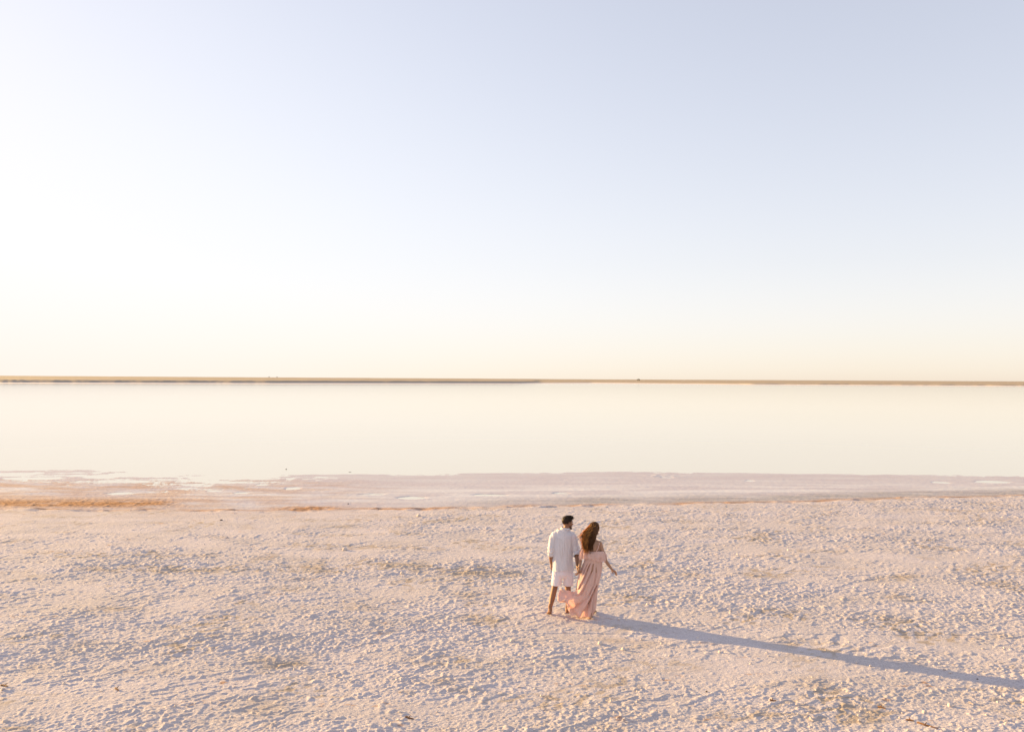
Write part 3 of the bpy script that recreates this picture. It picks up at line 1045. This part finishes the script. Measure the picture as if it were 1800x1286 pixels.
# right arm hangs out to the side
vb.tube([(0.182, -0.01, 1.328), (0.222, -0.02, 1.20), (0.262, -0.03, 1.075), (0.318, -0.02, 0.985), (0.392, 0.0, 0.882)], [0.041, 0.037, 0.031, 0.030, 0.0195])
hand(vb, (0.392, 0.0, 0.882), (0.72, 0.10, -0.62), (-0.5, -0.6, -0.6), (0.1, 0.9, 0.1), curl=0.35, s=0.92)
# left arm reaches forward to the man's hand
dw = Vector((0.05, 0.45, -0.75)).normalized()
ew2 = Vector((-0.165, 0.03, 1.09))
ww = wh + Vector((0.020, -0.024, 0.035))
dw = (ww - ew2).normalized()
vb.tube([(-0.085, 0.02, 1.335), (-0.125, 0.02, 1.21), ew2, (ew2 + ww) / 2, ww], [0.041, 0.037, 0.031, 0.030, 0.0195])
hand(vb, ww, (dw + Vector((-0.25, 0.1, -0.2))).normalized(), (-0.9, 0.55, 0.1), (0.3, 0.9, 0.2), curl=0.85, s=0.92, tcurl=1.4)
# legs
vb.tube([(-0.02, 0.02, 0.90), (-0.02, 0.0, 0.70), (-0.005, 0.03, 0.47), (0.0, -0.01, 0.30), (0.005, -0.03, 0.10)], [0.082, 0.072, 0.048, 0.044, 0.028])
foot(vb, (0.005, -0.035, 0.075), (0.000, -0.060, 0.028), (0.030, 0.075, 0.020), (0.045, 0.125, 0.012), 0.88, side=(1, -0.2, 0))
vb.tube([(0.09, 0.02, 0.90), (0.085, 0.08, 0.70), (0.070, 0.14, 0.47), (0.072, 0.18, 0.30), (0.086, 0.26, 0.10)], [0.082, 0.072, 0.048, 0.044, 0.028])
foot(vb, (0.088, 0.265, 0.075), (0.084, 0.245, 0.026), (0.126, 0.375, 0.020), (0.141, 0.425, 0.012), 0.88, side=(1, -0.2, 0))
part('body', vb.remesh(0.0036, 3, 0.4), m_skin_woman, wom)
face_parts(wom, HW, MW, 0.94)

# dress
nr, nc = 190, 420
vv = np.linspace(0, 1, nr)[:, None]
th = (np.arange(nc) / nc * 2 * math.pi)[None, :]
z0 = 1.215 + (0.030 - 1.215) * vv
zk = [0.03, 0.139, 0.278, 0.452, 0.539, 0.66, 0.80, 0.904, 1.043, 1.215]
xl = np.interp(z0, zk, [-0.125, -0.155, -0.185, -0.215, -0.230, -0.220, -0.188, -0.150, -0.100, -0.088])
xr = np.interp(z0, zk, [0.048, 0.085, 0.104, 0.122, 0.142, 0.170, 0.202, 0.217, 0.220, 0.200])
yb = np.interp(z0, zk, [0.170, 0.165, 0.160, 0.150, 0.145, 0.140, 0.130, 0.115, 0.100, 0.098])
yc = np.interp(z0, zk, [0.085, 0.080, 0.070, 0.055, 0.045, 0.035, 0.025, 0.015, 0.0, 0.0])
cx = (xl + xr) / 2
ax = (xr - xl) / 2
ct, st = np.cos(th), np.sin(th)
PX = cx + ax * ct
PY = yc + yb * st
PZ = z0 + 0 * th
# folds run down and to the left with the wind
A = 0.003 + 0.030 * sstep(0.05, 1.0, vv) ** 1.2
ph = th + 0.9 * vv
F = np.sin(8 * ph + 1.0 + 2.2 * np.sin(3 * ph)) * 0.55 + np.sin(13 * ph + 2.1 - 1.5 * vv) * 0.40 + 0.75 * gnoise(ph * 2.9 + 10, vv * 1.6 + 0 * th, 130) + 0.35 * gnoise(ph * 9.0, vv * 2.6 + 0 * th, 131)
F = F * 0.85
F += 0.25 * sstep(0.15, 0, vv) * np.sin(26 * th)
PX = PX + A * F * ct * 0.8
PY = PY + A * F * st
# deep folds on the back, each a line from the waist down (picture offsets in metres)
for pl, dep, wid in ((((0.13, 0.62), (0.075, 0.52), (0.020, 0.40), (-0.020, 0.28), (-0.040, 0.14), (-0.045, 0.03)), 0.060, 0.016),
                     (((0.01, 1.04), (-0.05, 0.90), (-0.10, 0.76), (-0.17, 0.60), (-0.21, 0.50)), 0.035, 0.013),
                     (((0.06, 1.04), (0.02, 0.86), (-0.06, 0.68), (-0.13, 0.50), (-0.16, 0.36)), 0.030, 0.015),
                     (((-0.03, 1.04), (-0.085, 0.92), (-0.125, 0.82)), 0.030, 0.012),
                     (((0.10, 1.00), (0.10, 0.80), (0.06, 0.60), (-0.03, 0.42), (-0.085, 0.25), (-0.10, 0.03)), 0.022, 0.014)):
    zz_ = [q[1] for q in pl][::-1]
    xx_ = [q[0] for q in pl][::-1]
    xf = np.interp(z0, zz_, xx_)
    on = sstep(zz_[-1] + 0.02, zz_[-1] - 0.10, z0) * sstep(zz_[0] - 0.06, zz_[0] + 0.02, z0)
    dx_ = PX - xf
    PY = PY + np.where(st < 0.1, on * dep * (np.exp(-(dx_ / wid) ** 2) - 0.55 * np.exp(-((dx_ + 2.1 * wid) / (1.4 * wid)) ** 2)), 0)
# the blown train
dth = (th - R(200) + math.pi) % (2 * math.pi) - math.pi
wdw = np.exp(-(np.abs(dth) / 0.95) ** 2.8)
gv = sstep(0.54, 1.0, vv) ** 1.15
bil = 1 + 0.10 * np.sin(7 * th + 1.5) + 0.08 * gnoise(th * 4, vv * 4, 133)
PX = PX - 0.405 * wdw * gv * bil
PY = PY - 0.06 * wdw * gv + 0.065 * wdw * gv * np.sin(8 * th + 6 * vv) + 0.03 * gv * gnoise(th * 6, vv * 5, 135)
PZ = PZ + 0.375 * np.exp(-(np.abs(dth + 0.10) / 0.60) ** 2.0) * gv + 0.034 * gv * wdw * np.sin(12 * th + 1.3 + 4 * vv) + 0.02 * gv * gnoise(th * 7, vv * 4, 136)
# rumples across the train
PZ = PZ + 0.020 * wdw * gv * gnoise(PX * 14, PY * 14 + 3, 137)
PY = PY + 0.022 * wdw * gv * gnoise(PX * 11 + PZ * 9, PZ * 5, 143) + 0.012 * wdw * gv * np.sin((PX * 0.8 + PZ) * 42 + 2 * gnoise(PX * 6, PZ * 6, 144))
# bottom edge rises over the stepping foot in front and is never even
PZ = PZ + 0.025 * sstep(0.8, 1, vv) * (0.6 * np.sin(2 * th + 2.2) + 0.8 * gnoise(th * 3 + 4, vv * 0 + 1.1, 138)) + 0.02 * sstep(0.8, 1, vv)
V_ = np.stack([PX.ravel(), PY.ravel(), PZ.ravel()], -1)
V_[:, 2] = np.maximum(V_[:, 2], 0.012)
dr = mesh_from_grid('dress', V_, nr, nc, m_dress, True, closed=True)
dr.parent = wom
sd = dr.modifiers.new('thickness', 'SOLIDIFY')
sd.thickness = 0.0015
dress = dr

# off-shoulder ruffle
nr, nc = 60, 360
vv = np.linspace(0, 1, nr)[:, None]
th = (np.arange(nc) / nc * 2 * math.pi)[None, :]
ct, st = np.cos(th), np.sin(th)
puff = np.sin(vv * math.pi * 0.62 + 0.35)
prof = 0.012 + 0.050 * puff
cxr = 0.048
aX = 0.182 + prof * 0.95
aY = 0.072 + prof
P4 = np.abs(ct) ** 0.85 * np.sign(ct)
F = np.sin(17 * th + 2.5 * np.sin(2 * th)) * 0.5 + 0.8 * gnoise(th * 5, vv * 2.0, 140) + 0.4 * gnoise(th * 13, vv * 3, 141)
Ar = 0.004 + 0.018 * sstep(0, 0.6, vv)
PX = cxr + (aX + Ar * F) * P4
PY = 0.002 + (aY + Ar * F) * st
tilt = -0.02 * (PX - cxr) / 0.2
PZ = 1.232 + tilt - 0.185 * vv - 0.02 * sstep(0.5, 1, vv) * (gnoise(th * 4, vv * 0 + 2, 142)) - 0.045 * sstep(-0.08, -0.19, PX) * vv + 0.035 * sstep(0.0, -0.3, st) * vv * sstep(0.3, -0.2, ct)
# dips in the middle of the back
PZ = PZ - 0.020 * np.exp(-((PX - 0.03) / 0.09) ** 2) * (st < 0) * (1 - vv * 0.5)
rf = mesh_from_grid('ruffle', np.stack([PX.ravel(), PY.ravel(), PZ.ravel()], -1), nr, nc, m_dress, True, closed=True)
rf.parent = dress
sd = rf.modifiers.new('thickness', 'SOLIDIFY')
sd.thickness = 0.002
for pts in (((0.172, -0.020, 1.385), (0.158, -0.062, 1.345), (0.130, -0.096, 1.27), (0.098, -0.108, 1.215)),
            ((-0.062, -0.015, 1.385), (-0.050, -0.055, 1.345), (-0.030, -0.090, 1.27), (-0.010, -0.105, 1.215))):
    vb = Vol()
    vb.tube(pts, [(0.006, 0.002)] * 4, n=8)
    me = bpy.data.meshes.new('strap')
    me.from_pydata(vb.v, [], vb.f)
    part('strap', me, m_dress, dress)

# hair: a solid core, then locks that fall and blow to the left
HL = lambda p: HW + MW @ (Vector(p) * 0.94)
vb = Vol()
vb.ball(HL((0, -0.020, 0.036)), (0.086, 0.104, 0.092), MW)
vb.tube([(0.080, -0.045, 1.62), (0.060, -0.075, 1.53), (0.022, -0.100, 1.43), (-0.008, -0.115, 1.33), (-0.018, -0.125, 1.25)],
        [(0.055, 0.050), (0.058, 0.040), (0.050, 0.028), (0.036, 0.020), (0.012, 0.010)], n=18)
me = vb.remesh(0.005, 3)
Wi = np.array(MW.inverted())


def wcut(v):
    l = (v - np.array(HW)) @ Wi.T
    return (l[:, 1] > 0.050) & (l[:, 2] < 0.075) & (l[:, 2] > -0.12) & (np.abs(l[:, 0]) < 0.07)


cut(me, wcut)
v = verts_of(me)
nn = normals_of(me)
set_verts(me, v + nn * (0.008 * sm3(v[:, 0] * 45, v[:, 1] * 45, v[:, 2] * 14, 150))[:, None])
hair = part('hair', me, m_hair_woman, wom)


def lock(k, sunlit):
    # start on the back of the scalp
    while True:
        d_ = rng.normal(size=3)
        d_ /= np.linalg.norm(d_)
        if d_[2] > -0.35 and not (d_[1] > 0.35 and d_[2] < 0.6):
            break
    sp = np.array(HL((d_[0] * 0.088, -0.020 + d_[1] * 0.106, 0.036 + d_[2] * 0.094)))
    side = (sp[0] - HW.x) / 0.09                       # -1 left .. 1 right in the picture
    if sunlit:
        side = -abs(side) * 0.9 - 0.25  # locks with painted sunlight keep to the left, the sun's side
    wild = rng.random()
    endz = rng.uniform(1.16, 1.34)
    if rng.random() < 0.35:
        endz = rng.uniform(1.28, 1.45)
    ex = -0.035 + side * 0.070 + rng.normal() * 0.018 - 0.10 * max(0.0, (endz - 1.22)) * (side < 0) * 3
    if wild < 0.07:
        ex -= rng.uniform(0.05, 0.16)
        endz = rng.uniform(1.36, 1.50)
    end = np.array([ex, -0.135 + rng.normal() * 0.014 + (0.02 if wild < 0.05 else 0), endz])
    m1 = sp + np.array([-0.012 + 0.035 * side * (side < 0), -0.020, -0.06])
    m1[1] = min(m1[1], -0.035)
    m2 = np.array([-0.016 + side * 0.098 - 0.03 * (side < 0), -0.122 + rng.normal() * 0.012, 1.415 + rng.normal() * 0.03])
    if endz > 1.40:
        m2[2] = (sp[2] + endz) / 2
    u = np.linspace(0, 1, 18)[:, None]
    p = (1 - u) ** 3 * sp + 3 * (1 - u) ** 2 * u * m1 + 3 * (1 - u) * u ** 2 * m2 + u ** 3 * end
    amp = (0.004 + 0.019 * u ** 1.3) * rng.uniform(0.6, 1.3)
    ph0 = rng.uniform(0, 6.28)
    fq = rng.uniform(2.0, 3.4)
    p = p + np.concatenate([amp * np.sin(ph0 + u * 6.28 * fq), 0.7 * amp * np.cos(ph0 + u * 6.28 * fq), 0 * u], 1)
    r = (0.0052 if wild >= 0.07 else 0.0028) * rng.uniform(0.55, 1.35) * np.clip(np.minimum(1, (1.02 - u[:, 0]) * 2.2), 0.05, 1)
    return p, r


for sunlit, cnt, mt in ((False, 400, m_hair_woman), (True, 250, m_hair_sunlit)):
    L_ = [lock(k, sunlit) for k in range(cnt)]
    o = part('lock', strands([a for a, b in L_], [b for a, b in L_], 5), mt, hair)
    o.name = 'locks'

# ------------------------------------------------------------------ trees on the skyline
m_bark, t, P, O = new_mat('grey_bark')
t.links.new(mixc(t, noise(t, 5, 3, 0.6, objvec(t)), (0.10, 0.07, 0.05), (0.18, 0.14, 0.10)), P.inputs['Base Color'])
P.inputs['Roughness'].default_value = 0.9
m_leaf, t, P, O = new_mat('dusty_leaf')
t.links.new(mixc(t, noise(t, 1.5, 3, 0.6, objvec(t)), (0.18, 0.17, 0.09), (0.26, 0.23, 0.13)), P.inputs['Base Color'])
P.inputs['Roughness'].default_value = 0.85


def far_tree(name, label, cat, px, dist, hgt, wid, lobes):
    d_ = ray(px, 664)
    x_ = d_.x / d_.y * dist
    ti = x_ / dist
    dbb = float(np.interp(ti, tt, Db))
    hcc = float(np.interp(ti, tt, hc))
    htt = float(np.interp(ti, tt, ht))
    q = min(max((dist - dbb) / 2300, 0), 1)
    zb_ = 0.35 + hcc + (htt - hcc - 0.35) * (q * q * (3 - 2 * q)) ** 0.8 - 0.3
    r_ = thing(name, label, cat, (x_, dist, zb_))
    vb = Vol()
    vb.tube([(0, 0, 0), (0.05, 0, hgt * 0.3), (0, 0.05, hgt * 0.62)], [hgt * 0.045, hgt * 0.035, hgt * 0.02], n=8)
    for a_, b_ in ((-1, 0.55), (1, 0.7), (0.2, 0.8)):
        vb.tube([(0.03, 0, hgt * 0.3), (a_ * wid * 0.2, 0.1, hgt * 0.5), (a_ * wid * 0.33, 0.1, hgt * b_)], [hgt * 0.025, hgt * 0.016, hgt * 0.008], n=6)
    me = bpy.data.meshes.new('trunk')
    me.from_pydata(vb.v, [], vb.f)
    part('trunk', me, m_bark, r_)
    n_ = 700
    pts = []
    for (lx, lz, lr) in lobes:
        p = rng.normal(size=(n_ // len(lobes), 3))
        p /= np.linalg.norm(p, axis=1)[:, None]
        p *= (rng.random(len(p))[:, None] ** 0.4) * lr * np.array([1, 1, 0.75])
        pts.append(p * hgt + np.array([lx * wid, 0, lz * hgt]))
    pts = np.concatenate(pts)
    s1 = rng.normal(size=(len(pts), 3)) * hgt * 0.035
    s2 = rng.normal(size=(len(pts), 3)) * hgt * 0.035
    V_ = np.stack([pts - s1, pts + s2, pts + s1, pts - s2], 1).reshape(-1, 3)
    F_ = [(4 * i, 4 * i + 1, 4 * i + 2, 4 * i + 3) for i in range(len(pts))]
    me = bpy.data.meshes.new('crown')
    me.from_pydata(V_.tolist(), [], F_)
    part('crown', me, m_leaf, r_)
    return r_


far_tree('tree', 'small bushy tree standing alone on the skyline above the couple, to the right', 'tree', 1122, 2100, 6.2, 7.5, ((-0.30, 0.42, 0.30), (0.18, 0.62, 0.38), (0.45, 0.35, 0.22)))
far_tree('shrub', 'left of two tiny dark shrubs on the far left skyline', 'shrub', 473, 2300, 3.6, 3.8, ((-0.2, 0.5, 0.35), (0.2, 0.55, 0.38)))
far_tree('shrub', 'right of two tiny dark shrubs on the far left skyline', 'shrub', 487, 2300, 3.3, 4.4, ((-0.25, 0.45, 0.33), (0.22, 0.5, 0.36)))

# ------------------------------------------------------------------ loose things on the salt
m_stone, t, P, O = new_mat('dark_stone')
t.links.new(mixc(t, noise(t, 30, 4, 0.6, objvec(t)), (0.035, 0.028, 0.024), (0.10, 0.075, 0.06)), P.inputs['Base Color'])
P.inputs['Roughness'].default_value = 0.8
m_twig, t, P, O = new_mat('brown_twig')
t.links.new(mixc(t, noise(t, 40, 4, 0.6, objvec(t)), (0.10, 0.045, 0.02), (0.30, 0.15, 0.07)), P.inputs['Base Color'])
P.inputs['Roughness'].default_value = 0.85
m_lump, t, P, O = new_mat('white_salt')
v = objvec(t)
t.links.new(mixc(t, noise(t, 25, 4, 0.6, v), (0.72, 0.63, 0.58), (0.60, 0.50, 0.43)), P.inputs['Base Color'])
P.inputs['Roughness'].default_value = 0.8
b_ = nd(t, 'ShaderNodeBump')
b_.inputs['Distance'].default_value = 0.006
t.links.new(noise(t, 90, 4, 0.7, v), b_.inputs['Height'])
t.links.new(b_.outputs[0], P.inputs['Normal'])


def rock(name, mat, label, cat, px, py, sx, sy, sz, seed, group, z=None):
    p = ground_at(px, py, 0.13 if z is None else z)
    zz = zg(p.x, p.y) if z is None else z
    bm = bmesh.new()
    bmesh.ops.create_icosphere(bm, subdivisions=3, radius=1.0)
    v_ = np.array([list(q.co) for q in bm.verts])
    n_ = v_ / np.linalg.norm(v_, axis=1)[:, None]
    k_ = 1 + 0.28 * sm3(n_[:, 0] * 1.7 + seed, n_[:, 1] * 1.7, n_[:, 2] * 1.7, 200 + seed) + 0.14 * sm3(n_[:, 0] * 4.5, n_[:, 1] * 4.5 + seed, n_[:, 2] * 4.5, 300 + seed)
    v_ = n_ * k_[:, None] * np.array([sx, sy, sz])
    for q, c_ in zip(bm.verts, v_):
        q.co = c_
    me = bpy.data.meshes.new(name)
    bm.to_mesh(me)
    bm.free()
    o = part(name, me, mat, None, label)
    o.location = (p.x, p.y, zz + sz * 0.35)
    o.rotation_euler = (0, 0, seed * 1.3)
    o['category'] = cat
    o['group'] = group
    return o


for k, (px, py, s_, lab, zz) in enumerate((
        (612, 880, 0.050, 'small dark stone on the smooth wet flat just above the brown wrack line', None),
        (665, 894.5, 0.040, 'small dark stone at the upper edge of the dry crust, centre left', None),
        (389, 914, 0.055, 'dark stone on the dry crust just below the wrack line on the left', None),
        (503, 824.5, 0.075, 'lone dark stone poking out of the lake near the left shore', 0.0),
        (615, 829.5, 0.070, 'low flat dark stone awash at the very edge of the lake', 0.0),
        (1718, 1191, 0.022, 'dark pebble lying in the end of the long shadow near the right edge', None),
        (397, 1152, 0.016, 'tiny dark pebble alone on the crust in the lower left', None),
        (1242, 1214, 0.024, 'dark pebble below the middle of the long shadow', None))):
    s_ *= 0.45 if zz is not None else 0.6
    rock('stone', m_stone, lab, 'stone', px, py, s_ * (1.9 if k == 4 else 1.15), s_ * 0.9, s_ * (0.3 if k == 4 else 0.62), k + 1, 'dark stones on the salt flat', zz)

for k, (px, py, s_, lab) in enumerate((
        (736, 907, 0.085, 'white salt lump at the top of the dry crust left of the man, farthest lump'),
        (606, 965.5, 0.075, 'white salt lump in the middle distance, leftmost of the lumps'),
        (707, 1007, 0.060, 'round white salt lump standing in the rough band left of the man'),
        (900, 1126, 0.050, 'white salt lump below and left of the man\'s feet'),
        (1055, 1130, 0.055, 'white salt lump directly below the woman\'s feet'),
        (1096, 1140, 0.050, 'white salt lump under the start of the long shadow'),
        (833, 1210, 0.045, 'white salt lump near the bottom, left of the couple'),
        (1670, 1239, 0.040, 'white salt lump in the lower right, beside the broken crust'),
        (1625, 1250, 0.036, 'small white salt lump in the lower right near the brown twig'))):
    rock('salt_lump', m_lump, lab, 'salt lump', px, py, s_ * 0.8, s_ * 0.7, s_ * 0.62, k + 21, 'loose lumps of salt')

for k, (px, py, px2, py2, lab) in enumerate((
        (1614, 1269, 1646, 1279, 'long thin brown twig in the bottom right corner'),
        (1594, 1263, 1607, 1266, 'short dark brown twig in the bottom right, above the long one'),
        (1544, 1240, 1557, 1244, 'brown twig in the lower right beside a patch of shade'),
        (1354, 1229.5, 1364, 1231, 'short brown twig near the bottom, right of centre'),
        (713, 1259, 727, 1262, 'brown twig near the bottom edge, left of centre'),
        (4, 1202, 14, 1206, 'brown twig at the left edge of the picture'),
        (203, 1208, 208, 1213, 'short brown twig in the lower left'))):
    a_ = ground_at(px, py, 0.135)
    c_ = ground_at(px2, py2, 0.135)
    ln = (c_ - a_).length
    pts = []
    for q in range(6):
        p = a_.lerp(c_, q / 5) + Vector((rng.normal() * ln * 0.03, rng.normal() * ln * 0.03, 0))
        pts.append(Vector((p.x, p.y, zg(p.x, p.y) + 0.010)))
    rad = 0.011 if ln < 0.25 else 0.009
    o0 = pts[0].copy()
    vb = Vol()
    vb.tube([p - o0 for p in pts], [rad, rad, rad * 0.9, rad * 0.8, rad * 0.7, rad * 0.4], n=7, sub=2)
    dd = (pts[3] - pts[2])
    vb.tube([pts[2] - o0, pts[2] - o0 + dd * 0.4 + Vector((0, 0.02, 0.012)), pts[2] - o0 + dd * 0.9 + Vector((0, 0.045, 0.02))], [rad * 0.7, rad * 0.6, rad * 0.3], n=6, sub=2)
    me = bpy.data.meshes.new('twig')
    me.from_pydata(vb.v, [], vb.f)
    o = part('twig', me, m_twig, None, lab)
    o.location = o0
    o['category'] = 'twig'
    o['group'] = 'dry twigs on the salt'

# crumbs of salt: nobody could count them
nC = 5200
D_ = 1 / rng.uniform(1 / 27.0, 1 / 8.4, nC)
T_ = rng.uniform(-0.74, 0.74, nC)
CX = T_ * D_
ZC, _ = ground_fields(CX, D_)
keep = gnoise(CX * 0.5, D_ * 0.7, 401) + rng.normal(size=nC) * 0.3 > -0.1
CX, CY, ZC = CX[keep], D_[keep], ZC[keep]
ico = bmesh.new()
bmesh.ops.create_icosphere(ico, subdivisions=1, radius=1.0)
iv = np.array([list(q.co) for q in ico.verts])
iff = np.array([[q.index for q in f.verts] for f in ico.faces])
ico.free()
nC = len(CX)
sz = 0.006 + 0.020 * rng.random(nC) ** 3.5
jit = 1 + 0.3 * rng.normal(size=(nC, len(iv), 1)).clip(-1.5, 1.5)
ang = rng.uniform(0, 6.28, nC)
base_ = iv[None] * jit * (sz[:, None, None] * np.stack([rng.uniform(0.7, 1.5, nC), rng.uniform(0.7, 1.1, nC), rng.uniform(0.5, 0.9, nC)], -1)[:, None, :])
xr_ = base_[..., 0] * np.cos(ang)[:, None] - base_[..., 1] * np.sin(ang)[:, None]
yr_ = base_[..., 0] * np.sin(ang)[:, None] + base_[..., 1] * np.cos(ang)[:, None]
VV = np.stack([xr_ + CX[:, None], yr_ + CY[:, None], base_[..., 2] + (ZC + sz * 0.25)[:, None]], -1).reshape(-1, 3)
FF = (iff[None] + (np.arange(nC) * len(iv))[:, None, None]).reshape(-1, 3)
me = bpy.data.meshes.new('salt_crumbs')
me.from_pydata(VV.tolist(), [], FF.tolist())
me.materials.append(m_lump)
o = bpy.data.objects.new('salt_crumbs', me)
COL.objects.link(o)
o['kind'] = 'stuff'
o['category'] = 'salt crumbs'
o['label'] = 'loose pale salt crumbs scattered over the dry crust'
